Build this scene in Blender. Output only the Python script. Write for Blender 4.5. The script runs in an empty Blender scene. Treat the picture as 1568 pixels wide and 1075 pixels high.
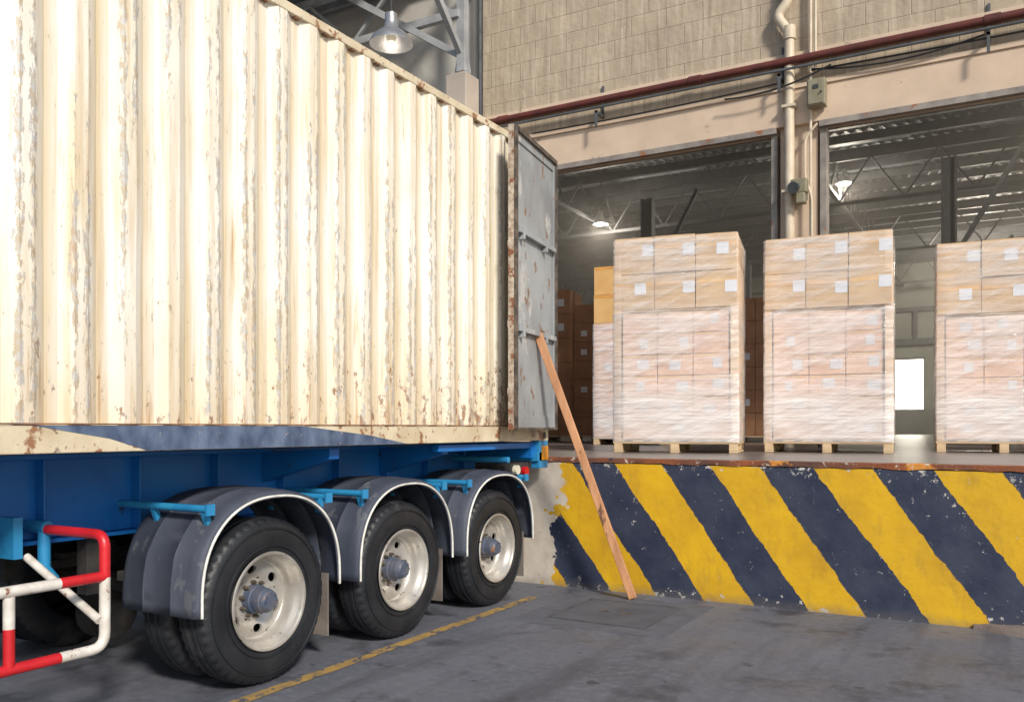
import bpy, math, random
from mathutils import Vector, Matrix
random.seed(7)
scene=bpy.context.scene
COL=scene.collection
# ------------------------------------------------------------ materials
def nm(name):
    m=bpy.data.materials.new(name); m.use_nodes=True
    nt=m.node_tree; b=nt.nodes['Principled BSDF']
    return m,nt,b
def node(nt,t,**k):
    n=nt.nodes.new(t)
    for a,v in k.items(): setattr(n,a,v)
    return n
def mth(nt,op,a,b=None,c=None,clamp=False):
    n=nt.nodes.new('ShaderNodeMath'); n.operation=op; n.use_clamp=clamp
    for i,v in enumerate((a,b,c)):
        if v is None: continue
        if isinstance(v,(int,float)): n.inputs[i].default_value=v
        else: nt.links.new(v,n.inputs[i])
    return n.outputs[0]
def mapr(nt,v,a,b,c=0.0,d=1.0):
    n=nt.nodes.new('ShaderNodeMapRange'); n.clamp=True
    nt.links.new(v,n.inputs[0])
    for i,x in zip((1,2,3,4),(a,b,c,d)): n.inputs[i].default_value=x
    return n.outputs[0]
def mixc(nt,f,a,b,mode='MIX'):
    n=nt.nodes.new('ShaderNodeMix'); n.data_type='RGBA'; n.blend_type=mode
    for s,v in ((0,f),(6,a),(7,b)):
        if isinstance(v,(int,float)): n.inputs[s].default_value=v
        elif isinstance(v,tuple): n.inputs[s].default_value=(v[0],v[1],v[2],1)
        else: nt.links.new(v,n.inputs[s])
    return n.outputs[2]
def objco(nt):
    return nt.nodes.new('ShaderNodeTexCoord').outputs['Object']
def noise(nt,vec,scale,stretch=None,detail=4,rough=.55,off=None):
    if stretch or off:
        mp=nt.nodes.new('ShaderNodeMapping')
        if stretch: mp.inputs['Scale'].default_value=stretch
        if off: mp.inputs['Location'].default_value=off
        nt.links.new(vec,mp.inputs[0]); vec=mp.outputs[0]
    n=nt.nodes.new('ShaderNodeTexNoise'); n.inputs['Scale'].default_value=scale
    n.inputs['Detail'].default_value=detail; n.inputs['Roughness'].default_value=rough
    nt.links.new(vec,n.inputs['Vector']); return n.outputs[0]
def bump(nt,b,h,strength,dist=.01):
    n=nt.nodes.new('ShaderNodeBump'); n.inputs['Strength'].default_value=strength
    n.inputs['Distance'].default_value=dist
    nt.links.new(h,n.inputs['Height']); nt.links.new(n.outputs[0],b.inputs['Normal'])
def M(name,c1,c2=None,scale=5,rough=.7,metal=0,bmp=.2,bscale=40,stretch=None,spots=None,dist=.01,spec=None):
    m,nt,b=nm(name); co=objco(nt)
    b.inputs['Roughness'].default_value=rough; b.inputs['Metallic'].default_value=metal
    if spec is not None: b.inputs['Specular IOR Level'].default_value=spec
    if c2 is None: c2=tuple(x*.75 for x in c1)
    f=mapr(nt,noise(nt,co,scale,stretch),.35,.68)
    c=mixc(nt,f,c1,c2)
    if spots:
        for (c3,sc,thr) in spots:
            f=mapr(nt,noise(nt,co,sc,stretch,6,.65,(3.1,7.7,1.3)),thr,thr+.04)
            c=mixc(nt,f,c,c3)
    nt.links.new(c,b.inputs['Base Color'])
    if bmp: bump(nt,b,noise(nt,co,bscale,stretch),bmp,dist)
    return m
def sepxyz(nt,co):
    s=nt.nodes.new('ShaderNodeSeparateXYZ'); nt.links.new(co,s.inputs[0]); return s.outputs

# container paint
PITCH=.278; CY0=-4.30
def container_mat(name,base,tan):
    m,nt,b=nm(name); co=objco(nt); X,Y,Z=sepxyz(nt,co)
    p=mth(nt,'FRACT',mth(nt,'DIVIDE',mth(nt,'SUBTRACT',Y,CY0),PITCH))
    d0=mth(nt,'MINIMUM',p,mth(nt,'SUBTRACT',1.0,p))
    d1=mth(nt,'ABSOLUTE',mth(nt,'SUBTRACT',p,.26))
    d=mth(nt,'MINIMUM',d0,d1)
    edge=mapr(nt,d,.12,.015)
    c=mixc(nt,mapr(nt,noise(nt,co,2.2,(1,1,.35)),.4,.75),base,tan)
    c=mixc(nt,mth(nt,'MULTIPLY',mapr(nt,mth(nt,'ABSOLUTE',mth(nt,'SUBTRACT',p,.52)),.16,.02),mapr(nt,noise(nt,co,1.5,(1,2,.4)),.3,.7,.3,.8)),c,(.66,.52,.30))  # tan in corrugation recesses: grime, plus ridge shade painted into the colour
    c=mixc(nt,mth(nt,'MULTIPLY',mapr(nt,noise(nt,co,4,(1,5,.22),5,.6,(9,2,0)),.48,.70),.65),c,(.58,.42,.22))
    c=mixc(nt,mth(nt,'MULTIPLY',mapr(nt,noise(nt,co,1.1,(1,1,.8),5,.6,(2,2,8)),.48,.68),.4),c,(.70,.59,.40))
    # grime rising from the bottom
    c=mixc(nt,mth(nt,'MULTIPLY',mapr(nt,mth(nt,'ADD',Z,mth(nt,'MULTIPLY',noise(nt,co,3,(1,3,.5)),1.1)),2.95,2.05),.55),c,(.60,.45,.26))
    patch=mapr(nt,noise(nt,co,1.3,(1,1.6,.40),4,.6,(4,1,7)),.40,.56)
    n1=noise(nt,co,17,(1,2.4,.6),8,.74)
    v=mth(nt,'ADD',n1,mth(nt,'MULTIPLY',mth(nt,'MULTIPLY',edge,patch),.205))
    f=mapr(nt,v,.63,.66)
    c=mixc(nt,mth(nt,'MULTIPLY',f,.8),c,mixc(nt,mapr(nt,noise(nt,co,22),.42,.58),(.42,.43,.44),(.40,.31,.20)))
    v=noise(nt,co,10,(1,14,.35),6,.7,(3,1,2))
    c=mixc(nt,mth(nt,'MULTIPLY',mapr(nt,v,.65,.69),.65),c,(.36,.29,.22))
    bot=mapr(nt,Z,2.55,1.62)
    right=mapr(nt,Y,3.0,6.8,.35,1.0)
    n2=noise(nt,co,13,(1,1.3,.75),9,.72,(1,5,3))
    v=mth(nt,'ADD',n2,mth(nt,'MULTIPLY',mth(nt,'MULTIPLY',bot,right),.18))
    c=mixc(nt,mapr(nt,v,.665,.69),c,mixc(nt,mapr(nt,noise(nt,co,25),.4,.6),(.32,.17,.09),(.35,.31,.27)))
    v3=mth(nt,'ADD',noise(nt,co,7,(1,3.5,.20),5,.6,(7,7,1)),mth(nt,'MULTIPLY',bot,.06))
    c=mixc(nt,mth(nt,'MULTIPLY',mapr(nt,v3,.63,.73),.65),c,(.44,.25,.11))
    nt.links.new(c,b.inputs['Base Color']); b.inputs['Roughness'].default_value=.42
    bump(nt,b,mth(nt,'SUBTRACT',noise(nt,co,6),f),.35,.006)
    return m
m_cont=container_mat('container_paint',(.86,.83,.76),(.79,.71,.55))
m_rail=M('container_rail',(.72,.64,.48),(.55,.45,.30),3,.55,spots=[((.30,.15,.08),7,.57),((.2,.15,.12),22,.63)])
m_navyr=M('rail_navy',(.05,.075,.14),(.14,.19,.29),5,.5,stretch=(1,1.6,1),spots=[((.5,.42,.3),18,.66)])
m_doorg=M('door_grey',(.34,.36,.37),(.21,.22,.23),2.0,.55,stretch=(1,1,.6),spots=[((.46,.46,.45),2.5,.58),((.20,.12,.07),6,.60),((.6,.6,.58),16,.68)])
m_rust=M('rusty_steel',(.30,.15,.08),(.12,.07,.05),14,.85,bmp=.5)
m_gasket=M('rubber_gasket',(.04,.035,.03),(.16,.12,.09),14,.7)
m_blue=M('chassis_blue',(.008,.17,.54),(.006,.12,.42),2,.4,spots=[((.03,.04,.06),8,.66)])
m_bluel=M('bracket_blue',(.03,.27,.52),(.02,.20,.44),6,.4)
m_dark=M('axle_dark',(.02,.02,.022),(.045,.04,.035),8,.8)
m_tyre=M('tyre_rubber',(.009,.011,.015),(.020,.022,.027),5,.5,bscale=60,spots=[((.035,.036,.04),2.5,.60)])
m_rim=M('rim_paint',(.64,.62,.58),(.42,.39,.35),4,.36,metal=.55,spots=[((.20,.14,.09),14,.63)],bscale=15)
m_hub=M('hub_steel',(.05,.075,.13),(.13,.13,.15),10,.5,spots=[((.25,.12,.06),14,.62)])
m_fend=M('mudguard_plastic',(.042,.052,.078),(.070,.080,.108),2.6,.6,stretch=(1,1,.6),spots=[((.10,.11,.13),9,.60),((.2,.2,.21),34,.70)],bmp=.15,spec=.35)
m_trim=M('trim_white',(.78,.78,.74),(.55,.54,.5),12,.4)
m_flap=M('mudflap',(.22,.19,.17),(.13,.11,.10),6,.8)
m_red=M('paint_red',(.62,.02,.03),(.45,.015,.02),6,.35,spots=[((.7,.6,.55),20,.68)])
m_white=M('paint_white',(.74,.72,.68),(.5,.46,.4),9,.4,spots=[((.25,.13,.08),20,.62)])
m_lampred=M('lens_red',(.55,.01,.02),None,5,.15); m_lampwh=M('lens_clear',(.8,.75,.6),None,5,.15)
m_orange=M('reflector_orange',(.85,.35,.02),None,5,.3)
m_wood=M('wood',(.60,.38,.20),(.42,.24,.11),9,.75,stretch=(1,1,.15),bscale=60)
m_plank=M('plank_wood',(.60,.31,.16),(.33,.15,.07),7,.7,stretch=(1,1,.25),spots=[((.15,.07,.04),12,.60)])
m_pallet=M('pallet_wood',(.66,.50,.32),(.48,.34,.20),12,.8,stretch=(.3,1,1))
m_cardA=M('cardboard',(.62,.45,.28),(.52,.36,.22),3,.65,bscale=15,bmp=.1)
m_cardB=M('cardboard_pale',(.78,.56,.44),(.64,.41,.31),4,.7,bscale=12,bmp=.15)
m_cardC=M('cardboard_dark',(.40,.20,.10),(.30,.14,.07),4,.8)
m_cardO=M('cardboard_orange',(.72,.36,.08),(.55,.26,.06),4,.7)
m_label=M('paper_label',(.74,.74,.77),(.60,.64,.72),60,.5,bmp=0)
m_tape=M('packing_tape',(.74,.48,.24),(.66,.42,.20),6,.25,bmp=0)
m_steelb=M('steel_dark',(.055,.06,.066),(.03,.033,.037),5,.6)
m_steelc=M('conduit_steel',(.10,.11,.12),(.06,.065,.07),5,.6)
m_steelg=M('steel_grey',(.36,.37,.38),(.26,.27,.28),4,.55,spots=[((.25,.12,.07),9,.68)])
m_conc=M('concrete_smooth',(.64,.50,.38),(.53,.41,.31),1.6,.85,bmp=.15,spots=[((.38,.30,.23),4,.66)])
m_concc=M('concrete_column',(.46,.40,.34),(.36,.31,.27),1.6,.85,bmp=.15)
m_concd=M('bay_plaster',(.52,.50,.46),(.42,.40,.37),1.5,.85)
m_pipe=M('pipe_cream',(.64,.55,.42),(.52,.43,.32),5,.5)
m_piper=M('pipe_red',(.13,.03,.022),(.08,.022,.018),5,.5)
m_box=M('box_olive',(.26,.24,.16),(.20,.18,.12),8,.5)
m_cable=M('cable_black',(.02,.02,.02),None,8,.6)
m_alu=M('lamp_aluminium',(.40,.41,.42),(.30,.30,.31),6,.35,metal=.6)
m_floor=M('dock_floor',(.21,.18,.16),(.12,.105,.095),2.2,.30,spots=[((.3,.27,.24),12,.68)])
m_roofs=M('roof_sheet',(.17,.185,.20),(.09,.10,.11),1.2,.6)
m_inwall=M('inner_wall',(.34,.35,.31),(.24,.25,.22),1,.8)
m_yline=M('yellow_line',(.42,.26,.07),(.24,.17,.08),7,.8,spots=[((.095,.095,.11),11,.53)])
m_seat=M('dock_edge_rust',(.30,.09,.03),(.08,.05,.045),2.2,.8,spots=[((.62,.25,.04),1.7,.56),((.6,.52,.44),14,.60),((.04,.04,.06),5,.62)],bmp=.6)

def emis(name,c,s):
    m,nt,b=nm(name); b.inputs['Emission Color'].default_value=(*c,1); b.inputs['Emission Strength'].default_value=s
    b.inputs['Base Color'].default_value=(*c,1); return m
m_bulb=emis('lamp_bulb',(1,.97,.9),25)
m_doorglow=emis('doorway_glow',(1,.92,.76),9)  # emission stands in for daylight beyond the back opening

# ground
def ground_mat():
    m,nt,b=nm('yard_concrete'); co=objco(nt)
    c=mixc(nt,mapr(nt,noise(nt,co,.7,None,5),.35,.7),(.140,.148,.180),(.085,.092,.118))
    c=mixc(nt,mapr(nt,noise(nt,co,14,None,8,.75),.45,.75),c,(.175,.18,.21))
    c=mixc(nt,mth(nt,'MULTIPLY',mapr(nt,noise(nt,co,1.9,None,5,.6,(3,9,0)),.56,.68),.75),c,(.038,.038,.046))
    c=mixc(nt,mth(nt,'MULTIPLY',mapr(nt,noise(nt,co,1.2,(3.2,.35,1),6,.6,(1,2,0)),.50,.70),.6),c,(.055,.057,.07))
    c=mixc(nt,mth(nt,'MULTIPLY',mapr(nt,noise(nt,co,5.5,None,3,.5,(6,2,0)),.68,.72),.65),c,(.028,.028,.032))
    c=mixc(nt,mth(nt,'MULTIPLY',mapr(nt,noise(nt,co,45,None,2,.5,(1,1,0)),.70,.72),.5),c,(.32,.31,.31))
    nt.links.new(c,b.inputs['Base Color']); 
    nt.links.new(mapr(nt,noise(nt,co,1.3),.3,.7,.45,.75),b.inputs['Roughness'])
    bump(nt,b,mth(nt,'ADD',noise(nt,co,90,None,6,.7),mth(nt,'MULTIPLY',noise(nt,co,7,None,4),1.5)),.4,.007)
    return m
m_ground=ground_mat()

# dock stripes
def stripe_mat():
    m,nt,b=nm('hazard_stripes'); co=objco(nt); X,Y,Z=sepxyz(nt,co)
    wob=mth(nt,'MULTIPLY',mth(nt,'SUBTRACT',noise(nt,co,5,None,6,.7),.5),.10)
    wob2=mth(nt,'MULTIPLY',mth(nt,'SUBTRACT',noise(nt,co,1.3,None,2,.5,(5,5,5)),.5),.10)
    K=.72
    u=mth(nt,'ADD',mth(nt,'ADD',X,mth(nt,'MULTIPLY',Z,K)),mth(nt,'ADD',wob,wob2))
    u=mth(nt,'FRACT',mth(nt,'DIVIDE',mth(nt,'ADD',u,-K*1.3+3.39+9.4),.94))
    s=mapr(nt,mth(nt,'ABSOLUTE',mth(nt,'SUBTRACT',u,.25)),.245,.255)
    yel=mixc(nt,mapr(nt,noise(nt,co,2.2,None,6,.65),.35,.7),(.72,.43,.010),(.54,.30,.012))
    yel=mixc(nt,mth(nt,'MULTIPLY',mapr(nt,noise(nt,co,6,(1,1,.4),6,.7,(3,3,3)),.52,.72),.5),yel,(.30,.19,.04))
    nav=mixc(nt,mapr(nt,noise(nt,co,4,None,6),.35,.7),(.020,.028,.060),(.042,.052,.088))
    c=mixc(nt,s,yel,nav)
    conc=mixc(nt,mapr(nt,noise(nt,co,3,None,6),.35,.7),(.66,.61,.54),(.48,.42,.36))
    n=noise(nt,co,15,None,10,.74,(2,2,2))
    pat=mapr(nt,noise(nt,co,2.3,None,3,.5,(8,1,1)),.4,.65)
    ed=mth(nt,'MAXIMUM',mapr(nt,Z,1.10,1.26),mapr(nt,Z,.14,0))
    v=mth(nt,'ADD',n,mth(nt,'ADD',mth(nt,'MULTIPLY',pat,.04),mth(nt,'ADD',mth(nt,'MULTIPLY',ed,.10),mth(nt,'MULTIPLY',s,.035))))
    f=mapr(nt,v,.688,.703)
    c=mixc(nt,f,c,(.58,.56,.53))
    n2=noise(nt,co,9,(1.0,1,7),8,.75,(1,3,2)); n3=noise(nt,co,9,(7,1,1),8,.75,(6,3,2))
    c=mixc(nt,mth(nt,'MULTIPLY',mapr(nt,mth(nt,'MAXIMUM',n2,n3),.66,.72),.55),c,(.30,.29,.29))
    lx=mth(nt,'ADD',X,mth(nt,'MULTIPLY',mth(nt,'SUBTRACT',noise(nt,co,3.2,None,7,.65,(0,0,4)),.5),.7))
    lx=mth(nt,'ADD',lx,mth(nt,'MULTIPLY',Z,-.16))
    g=mapr(nt,lx,-4.08,-4.06)
    stain=mapr(nt,noise(nt,co,3.2,None,3,.5,(0,4,5)),.62,.63)
    c=mixc(nt,g,mixc(nt,stain,conc,(.62,.36,.02)),c)
    c=mixc(nt,mth(nt,'MULTIPLY',mapr(nt,mth(nt,'ADD',Z,mth(nt,'MULTIPLY',noise(nt,co,8),.12)),.15,.03),.6),c,(.12,.11,.10))
    nt.links.new(c,b.inputs['Base Color']); b.inputs['Roughness'].default_value=.55
    bump(nt,b,mth(nt,'SUBTRACT',noise(nt,co,9,None,6),mth(nt,'MULTIPLY',f,.6)),.5,.012)
    return m
m_stripe=stripe_mat()

def block_mat():
    m,nt,b=nm('block_wall'); co=objco(nt); X,Y,Z=sepxyz(nt,co)
    cb=nt.nodes.new('ShaderNodeCombineXYZ'); nt.links.new(X,cb.inputs[0]); nt.links.new(Z,cb.inputs[1])
    br=nt.nodes.new('ShaderNodeTexBrick'); br.inputs['Scale'].default_value=1
    br.inputs['Mortar Size'].default_value=.010; br.inputs['Brick Width'].default_value=.62; br.inputs['Row Height'].default_value=.33
    br.inputs['Mortar Smooth'].default_value=.8
    br.inputs['Color1'].default_value=(.50,.41,.305,1); br.inputs['Color2'].default_value=(.45,.37,.275,1); br.inputs['Mortar'].default_value=(.37,.30,.225,1)
    nt.links.new(cb.outputs[0],br.inputs[0])
    c=mixc(nt,mapr(nt,noise(nt,co,1.6,(1,1,.6),7,.65),.35,.7),br.outputs[0],(.35,.285,.21))
    c=mixc(nt,mth(nt,'MULTIPLY',mapr(nt,noise(nt,co,3.5,(3,1,.3),6,.65,(4,4,4)),.5,.8),.8),c,(.64,.55,.43))
    c=mixc(nt,mth(nt,'MULTIPLY',mapr(nt,noise(nt,co,4,(4,1,.2),6,.65,(1,4,9)),.52,.72),.55),c,(.21,.17,.135))
    nt.links.new(c,b.inputs['Base Color']); b.inputs['Roughness'].default_value=.9
    bump(nt,b,mth(nt,'ADD',mth(nt,'MULTIPLY',br.outputs[1],-.6),noise(nt,co,8,None,8)),.5,.03)
    return m
m_block=block_mat()

def wrap_mat(name,lo,hi,a,b2):
    m,nt,b=nm(name); co=objco(nt)
    out=nt.nodes['Material Output']
    tr=nt.nodes.new('ShaderNodeBsdfTransparent')
    b.inputs['Base Color'].default_value=(.96,.93,.93,1); b.inputs['Roughness'].default_value=.12
    b.inputs['Specular IOR Level'].default_value=1.0
    n=noise(nt,co,2.0,(.6,1,7),7,.62); n2=noise(nt,co,.9,(.6,1,1.6),3,.5,(5,1,1))
    rot=nt.nodes.new('ShaderNodeMapping'); rot.inputs['Rotation'].default_value=(0,math.radians(24),0)
    nt.links.new(co,rot.inputs[0])
    n3=noise(nt,rot.outputs[0],1.4,(.25,.5,8),4,.55)
    v=mth(nt,'ADD',mth(nt,'ADD',mth(nt,'MULTIPLY',n,.4),mth(nt,'MULTIPLY',n3,.3)),mth(nt,'MULTIPLY',n2,.6))
    f=mapr(nt,v,a,b2,lo,hi)
    mx=nt.nodes.new('ShaderNodeMixShader'); nt.links.new(f,mx.inputs[0])
    nt.links.new(tr.outputs[0],mx.inputs[1]); nt.links.new(b.outputs[0],mx.inputs[2]); nt.links.new(mx.outputs[0],out.inputs[0])
    bump(nt,b,mth(nt,'ADD',n,n3),.8,.04)
    return m
m_wrapA=wrap_mat('stretch_film_thin',.06,.60,.56,.80)
m_wrapB=wrap_mat('stretch_film_thick',.16,.82,.54,.80)

# ------------------------------------------------------------ mesh helpers
def empty(name,loc=(0,0,0),rz=0):
    e=bpy.data.objects.new(name,None); e.location=loc; e.rotation_euler=(0,0,rz); COL.objects.link(e); e.empty_display_size=.2
    return e
class MB:
    def __init__(s): s.v=[]; s.f=[]
    def add(s,v,f):
        o=len(s.v); s.v+=[tuple(p) for p in v]; s.f+=[tuple(i+o for i in q) for q in f]; return s
    def box(s,x0,x1,y0,y1,z0,z1):
        v=[(x0,y0,z0),(x1,y0,z0),(x1,y1,z0),(x0,y1,z0),(x0,y0,z1),(x1,y0,z1),(x1,y1,z1),(x0,y1,z1)]
        return s.add(v,[(0,3,2,1),(4,5,6,7),(0,1,5,4),(1,2,6,5),(2,3,7,6),(3,0,4,7)])
    def obox(s,a,b,w,h,up=(0,0,1)):
        a=Vector(a);b=Vector(b);d=(b-a).normalized();u=Vector(up)
        r=d.cross(u).normalized();u=r.cross(d).normalized()
        v=[]
        for p in (a,b):
            for i,j in ((-1,-1),(1,-1),(1,1),(-1,1)): v.append(p+r*(w/2*i)+u*(h/2*j))
        return s.add(v,[(0,1,2,3),(7,6,5,4),(0,4,5,1),(1,5,6,2),(2,6,7,3),(3,7,4,0)])
    def tube(s,pts,r,n=12,cap=True):
        pts=[Vector(p) for p in pts]; v=[];f=[]
        prev=None
        for i,p in enumerate(pts):
            if i==0:d=pts[1]-pts[0]
            elif i==len(pts)-1:d=pts[-1]-pts[-2]
            else:d=(pts[i+1]-p).normalized()+(p-pts[i-1]).normalized()
            d.normalize()
            if prev is None:
                a=Vector((0,0,1)) if abs(d.z)<.9 else Vector((1,0,0))
                u=d.cross(a).normalized()
            else: u=(prev-d*prev.dot(d)).normalized()
            prev=u; w=d.cross(u)
            rr=r[i] if isinstance(r,(list,tuple)) else r
            for k in range(n):
                t=2*math.pi*k/n; v.append(p+u*(math.cos(t)*rr)+w*(math.sin(t)*rr))
        for i in range(len(pts)-1):
            for k in range(n):
                k2=(k+1)%n; f.append((i*n+k,i*n+k2,(i+1)*n+k2,(i+1)*n+k))
        if cap: f.append(tuple(range(n-1,-1,-1))); f.append(tuple((len(pts)-1)*n+k for k in range(n)))
        return s.add(v,f)
    def lathe(s,prof,c,axis='X',n=64,mod=None,closed=False):
        v=[];f=[]; m=len(prof)
        for k in range(n):
            t=2*math.pi*k/n
            for j,(a,r) in enumerate(prof):
                if mod: r=mod(j,k,r)
                if axis=='X': v.append((c[0]+a,c[1]+r*math.cos(t),c[2]+r*math.sin(t)))
                else: v.append((c[0]+r*math.cos(t),c[1]+r*math.sin(t),c[2]+a))
        for k in range(n):
            k2=(k+1)%n
            for j in range(m-1 if not closed else m):
                j2=(j+1)%m
                f.append((k*m+j,k*m+j2,k2*m+j2,k2*m+j))
        return s.add(v,f)
    def build(s,name,mat,parent=None,smooth=None,bevel=0):
        me=bpy.data.meshes.new(name); me.from_pydata(s.v,[],s.f); me.materials.append(mat); me.update()
        o=bpy.data.objects.new(name,me); COL.objects.link(o)
        if parent: o.parent=parent
        import bmesh
        bm=bmesh.new(); bm.from_mesh(me); bmesh.ops.recalc_face_normals(bm,faces=bm.faces)
        if smooth:
            for fc in bm.faces: fc.smooth=True
            for e in bm.edges:
                if len(e.link_faces)==2 and e.calc_face_angle(0)>math.radians(smooth): e.smooth=False
        bm.to_mesh(me); bm.free()
        if bevel:
            b=o.modifiers.new('bevel','BEVEL'); b.width=bevel; b.segments=2; b.limit_method='ANGLE'; b.angle_limit=.6
        return o
def fillet(pts,rad,n=6):
    pts=[Vector(p) for p in pts]; out=[pts[0]]
    for i in range(1,len(pts)-1):
        a=(pts[i-1]-pts[i]).normalized(); b=(pts[i+1]-pts[i]).normalized()
        p0=pts[i]+a*rad; p1=pts[i]+b*rad
        for k in range(n+1):
            t=k/n; out.append(p0*(1-t)**2+pts[i]*2*t*(1-t)+p1*t*t)
    out.append(pts[-1]); return out

# ------------------------------------------------------------ ground
g=MB(); g.add([(-80,-60,0),(80,-60,0),(80,120,0),(-80,120,0)],[(0,1,2,3)]).build('ground',m_ground)
yl=MB(); N=40
for i in range(N):
    y0=-6+13.2*i/N; y1=-6+13.2*(i+1)/N
    yl.add([(-3.95,y0,.004),(-3.85,y0,.004),(-3.85,y1,.004),(-3.95,y1,.004)],[(0,1,2,3)])
yl.build('yellow_road_marking',m_yline)
mh=empty('manhole_cover')
m_mh=M('manhole_slab',(.105,.11,.13),(.07,.075,.09),3,.8,bmp=.4)
MB().box(-3.36,-2.54,6.50,7.36,-.02,.008).build('slab',m_mh,mh,bevel=.004)
fr=MB()
for a in ((-3.39,-3.37,6.47,7.39),(-2.53,-2.51,6.47,7.39),(-3.37,-2.53,6.47,6.49),(-3.37,-2.53,7.37,7.39)): fr.box(a[0],a[1],a[2],a[3],-.02,.010)
fr.build('frame',m_steelc,mh)
fr=MB()
for a in ((-3.62,-3.40,6.25,7.60),(-2.50,-2.28,6.25,7.60),(-3.40,-2.50,6.25,6.46),(-3.40,-2.50,7.40,7.60)): fr.box(a[0],a[1],a[2],a[3],-.02,.005)
fr.build('surround',M('manhole_surround',(.12,.125,.15),(.085,.09,.11),6,.85,bmp=.4),mh)
MB().box(-3.1,-3.0,6.9,6.94,0,.012).box(-2.9,-2.8,6.9,6.94,0,.012).build('lift_slots',m_gasket,mh)

# ------------------------------------------------------------ loading dock
dock=empty('loading_dock'); DZ=1.30; DY=7.84
MB().box(-30,16,DY,13.8,0,DZ-.05).build('stripe_wall',m_stripe,dock)
MB().box(-30,16,DY+.06,14.1,DZ-.05,DZ).build('dock_deck',m_floor,dock)
eg=MB(); vv=[];ff=[]; n=0; x=-30
while x<16.01:
    o=random.uniform(-.004,.006); zz=random.uniform(.036,.052); zt=DZ+random.uniform(.002,.006)
    vv+=[(x,DY-.008-o,DZ-zz),(x,DY-.012-o,zt-.006),(x,DY-.006-o,zt),(x,DY+.07,zt)]; x+=.12; n+=1
for i in range(n-1):
    for k in range(3): ff.append((4*i+k,4*i+4+k,4*i+5+k,4*i+1+k))
eg.add(vv,ff).build('edge_angle',m_seat,dock)
vv=[];ff=[];n=0;x=-.25
while x<16:
    e_=min(1,(x+.25)/.3+.15); dy=.15*e_+random.uniform(-.008,.008); hz=.035+.02*e_+random.uniform(-.006,.006)
    vv+=[(x,DY-dy-.02,-.01),(x,DY-dy,hz*.8),(x,DY-dy+.03,hz),(x,DY+.01,hz)]; x+=.06; n+=1
for i in range(n-1):
    for k in range(3): ff.append((4*i+k,4*i+4+k,4*i+5+k,4*i+1+k))
MB().add(vv,ff).build('foot_kerb',M('kerb_concrete',(.24,.19,.165),(.15,.125,.115),5,.9,bmp=.6,spots=[((.10,.10,.12),7,.55)]),dock,smooth=50)
MB().box(-5.9,-5.6,DY-.12,DY-.002,.9,1.24).box(-4.9,-4.62,DY-.10,DY-.002,.95,1.24).build('rubber_bumpers',m_gasket,dock,bevel=.01)

# ------------------------------------------------------------ warehouse building
wh=empty('warehouse_building'); WY=13.8; LZ=6.25; BZ=6.80
ops=[(-7.5,-3.14),(-2.5,3.2),(3.8,9.4)]
piers=[(-8.55,-7.5),(-3.10,-2.54),(3.2,3.8),(9.4,16)]
p=MB()
for a,b_ in piers: p.box(a,b_,WY,WY+.35,DZ,LZ)
p.build('piers',m_conc,wh)
MB().box(-8.55,16,WY-.10,WY+.35,LZ,BZ).build('lintel_beam',m_conc,wh,bevel=.01)
MB().box(-8.55,16,WY-.02,WY+.30,BZ,13).build('upper_block_wall',m_block,wh)
MB().box(-8.55,16,WY-.13,WY-.02,BZ+.0,BZ+.07).box(-8.55,16,WY-.07,WY-.02,BZ+.42,BZ+.58).build('ledges',m_conc,wh,bevel=.008)
fr=MB()
for a,b_ in ops:
    fr.box(a-.0,b_,WY-.13,WY-.02,LZ-.09,LZ-.003)
    fr.box(a+.002,a+.09,WY-.05,WY+.20,DZ,LZ-.09); fr.box(b_-.09,b_-.002,WY-.05,WY+.20,DZ,LZ-.09)
fr.build('door_frames',M('frame_steel',(.30,.27,.24),(.17,.15,.14),4,.6,spots=[((.28,.12,.06),5,.60)]),wh)
RZ=9.8; RB=46
GX0,GX1=-4.85,-3.60
sh=MB()
sh.box(-26,-25.7,WY+.35,RB,0,RZ).box(16,16.3,WY,RB,0,RZ)
sh.box(-26,GX0,RB,RB+.3,0,RZ).box(GX1,16.3,RB,RB+.3,0,RZ).box(GX0,GX1,RB,RB+.3,4.9,RZ).box(GX0,GX1,RB,RB+.3,0,2.5)
sh.build('inner_walls',m_inwall,wh)
MB().box(GX0,GX1,RB+.12,RB+.15,2.5,4.9).build('emissive_doorway_panel',m_doorglow,wh)  # glowing panel added in the opening in place of the bright outdoors
MB().box(GX0-.06,GX1+.06,RB-.04,RB-.002,4.9,4.98).build('added_doorway_panel_frame',m_steelb,wh)
MB().box(-26,16.3,14.1,RB+14,1.2,DZ-.003).build('inner_floor',m_floor,wh)
rf=MB(); v=[]; x=-26
while x<16.3:
    for dx,dz in ((0,0),(.10,.05),(.17,.05),(.27,0)):
        v+=[(x+dx,WY+.3,RZ+dz),(x+dx,RB,RZ+dz)]
    x+=.30
f=[(2*i,2*i+2,2*i+3,2*i+1) for i in range(len(v)//2-1)]
rf.add(v,f).build('roof_sheets',m_roofs,wh)
MB().box(-26,16.3,WY+.3,RB+.3,RZ+.08,RZ+.14).build('roof_deck',m_roofs,wh)
m_roofstrip=M('pale_roof_strip',(.36,.40,.43),(.20,.23,.25),3,.5)  # paler strips under the roof sheets, between purlins
pu=MB(); y=WY+1
while y<RB:
    pu.box(-26,16,y,y+.09,RZ-.26,RZ-.02); pu.box(-26,16,y+.09,y+.16,RZ-.26,RZ-.24); y+=1.35
pu.build('purlins',m_steelb,wh)
sk=MB(); y=WY+1.5
while y<RB:
    for xx in range(-25,16,6): sk.box(xx+.3,xx+4.6,y+.25,y+.60,RZ-.03,RZ-.01)
    y+=2.7
sk.build('pale_roof_strips',m_roofstrip,wh)
tr=MB()
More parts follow.
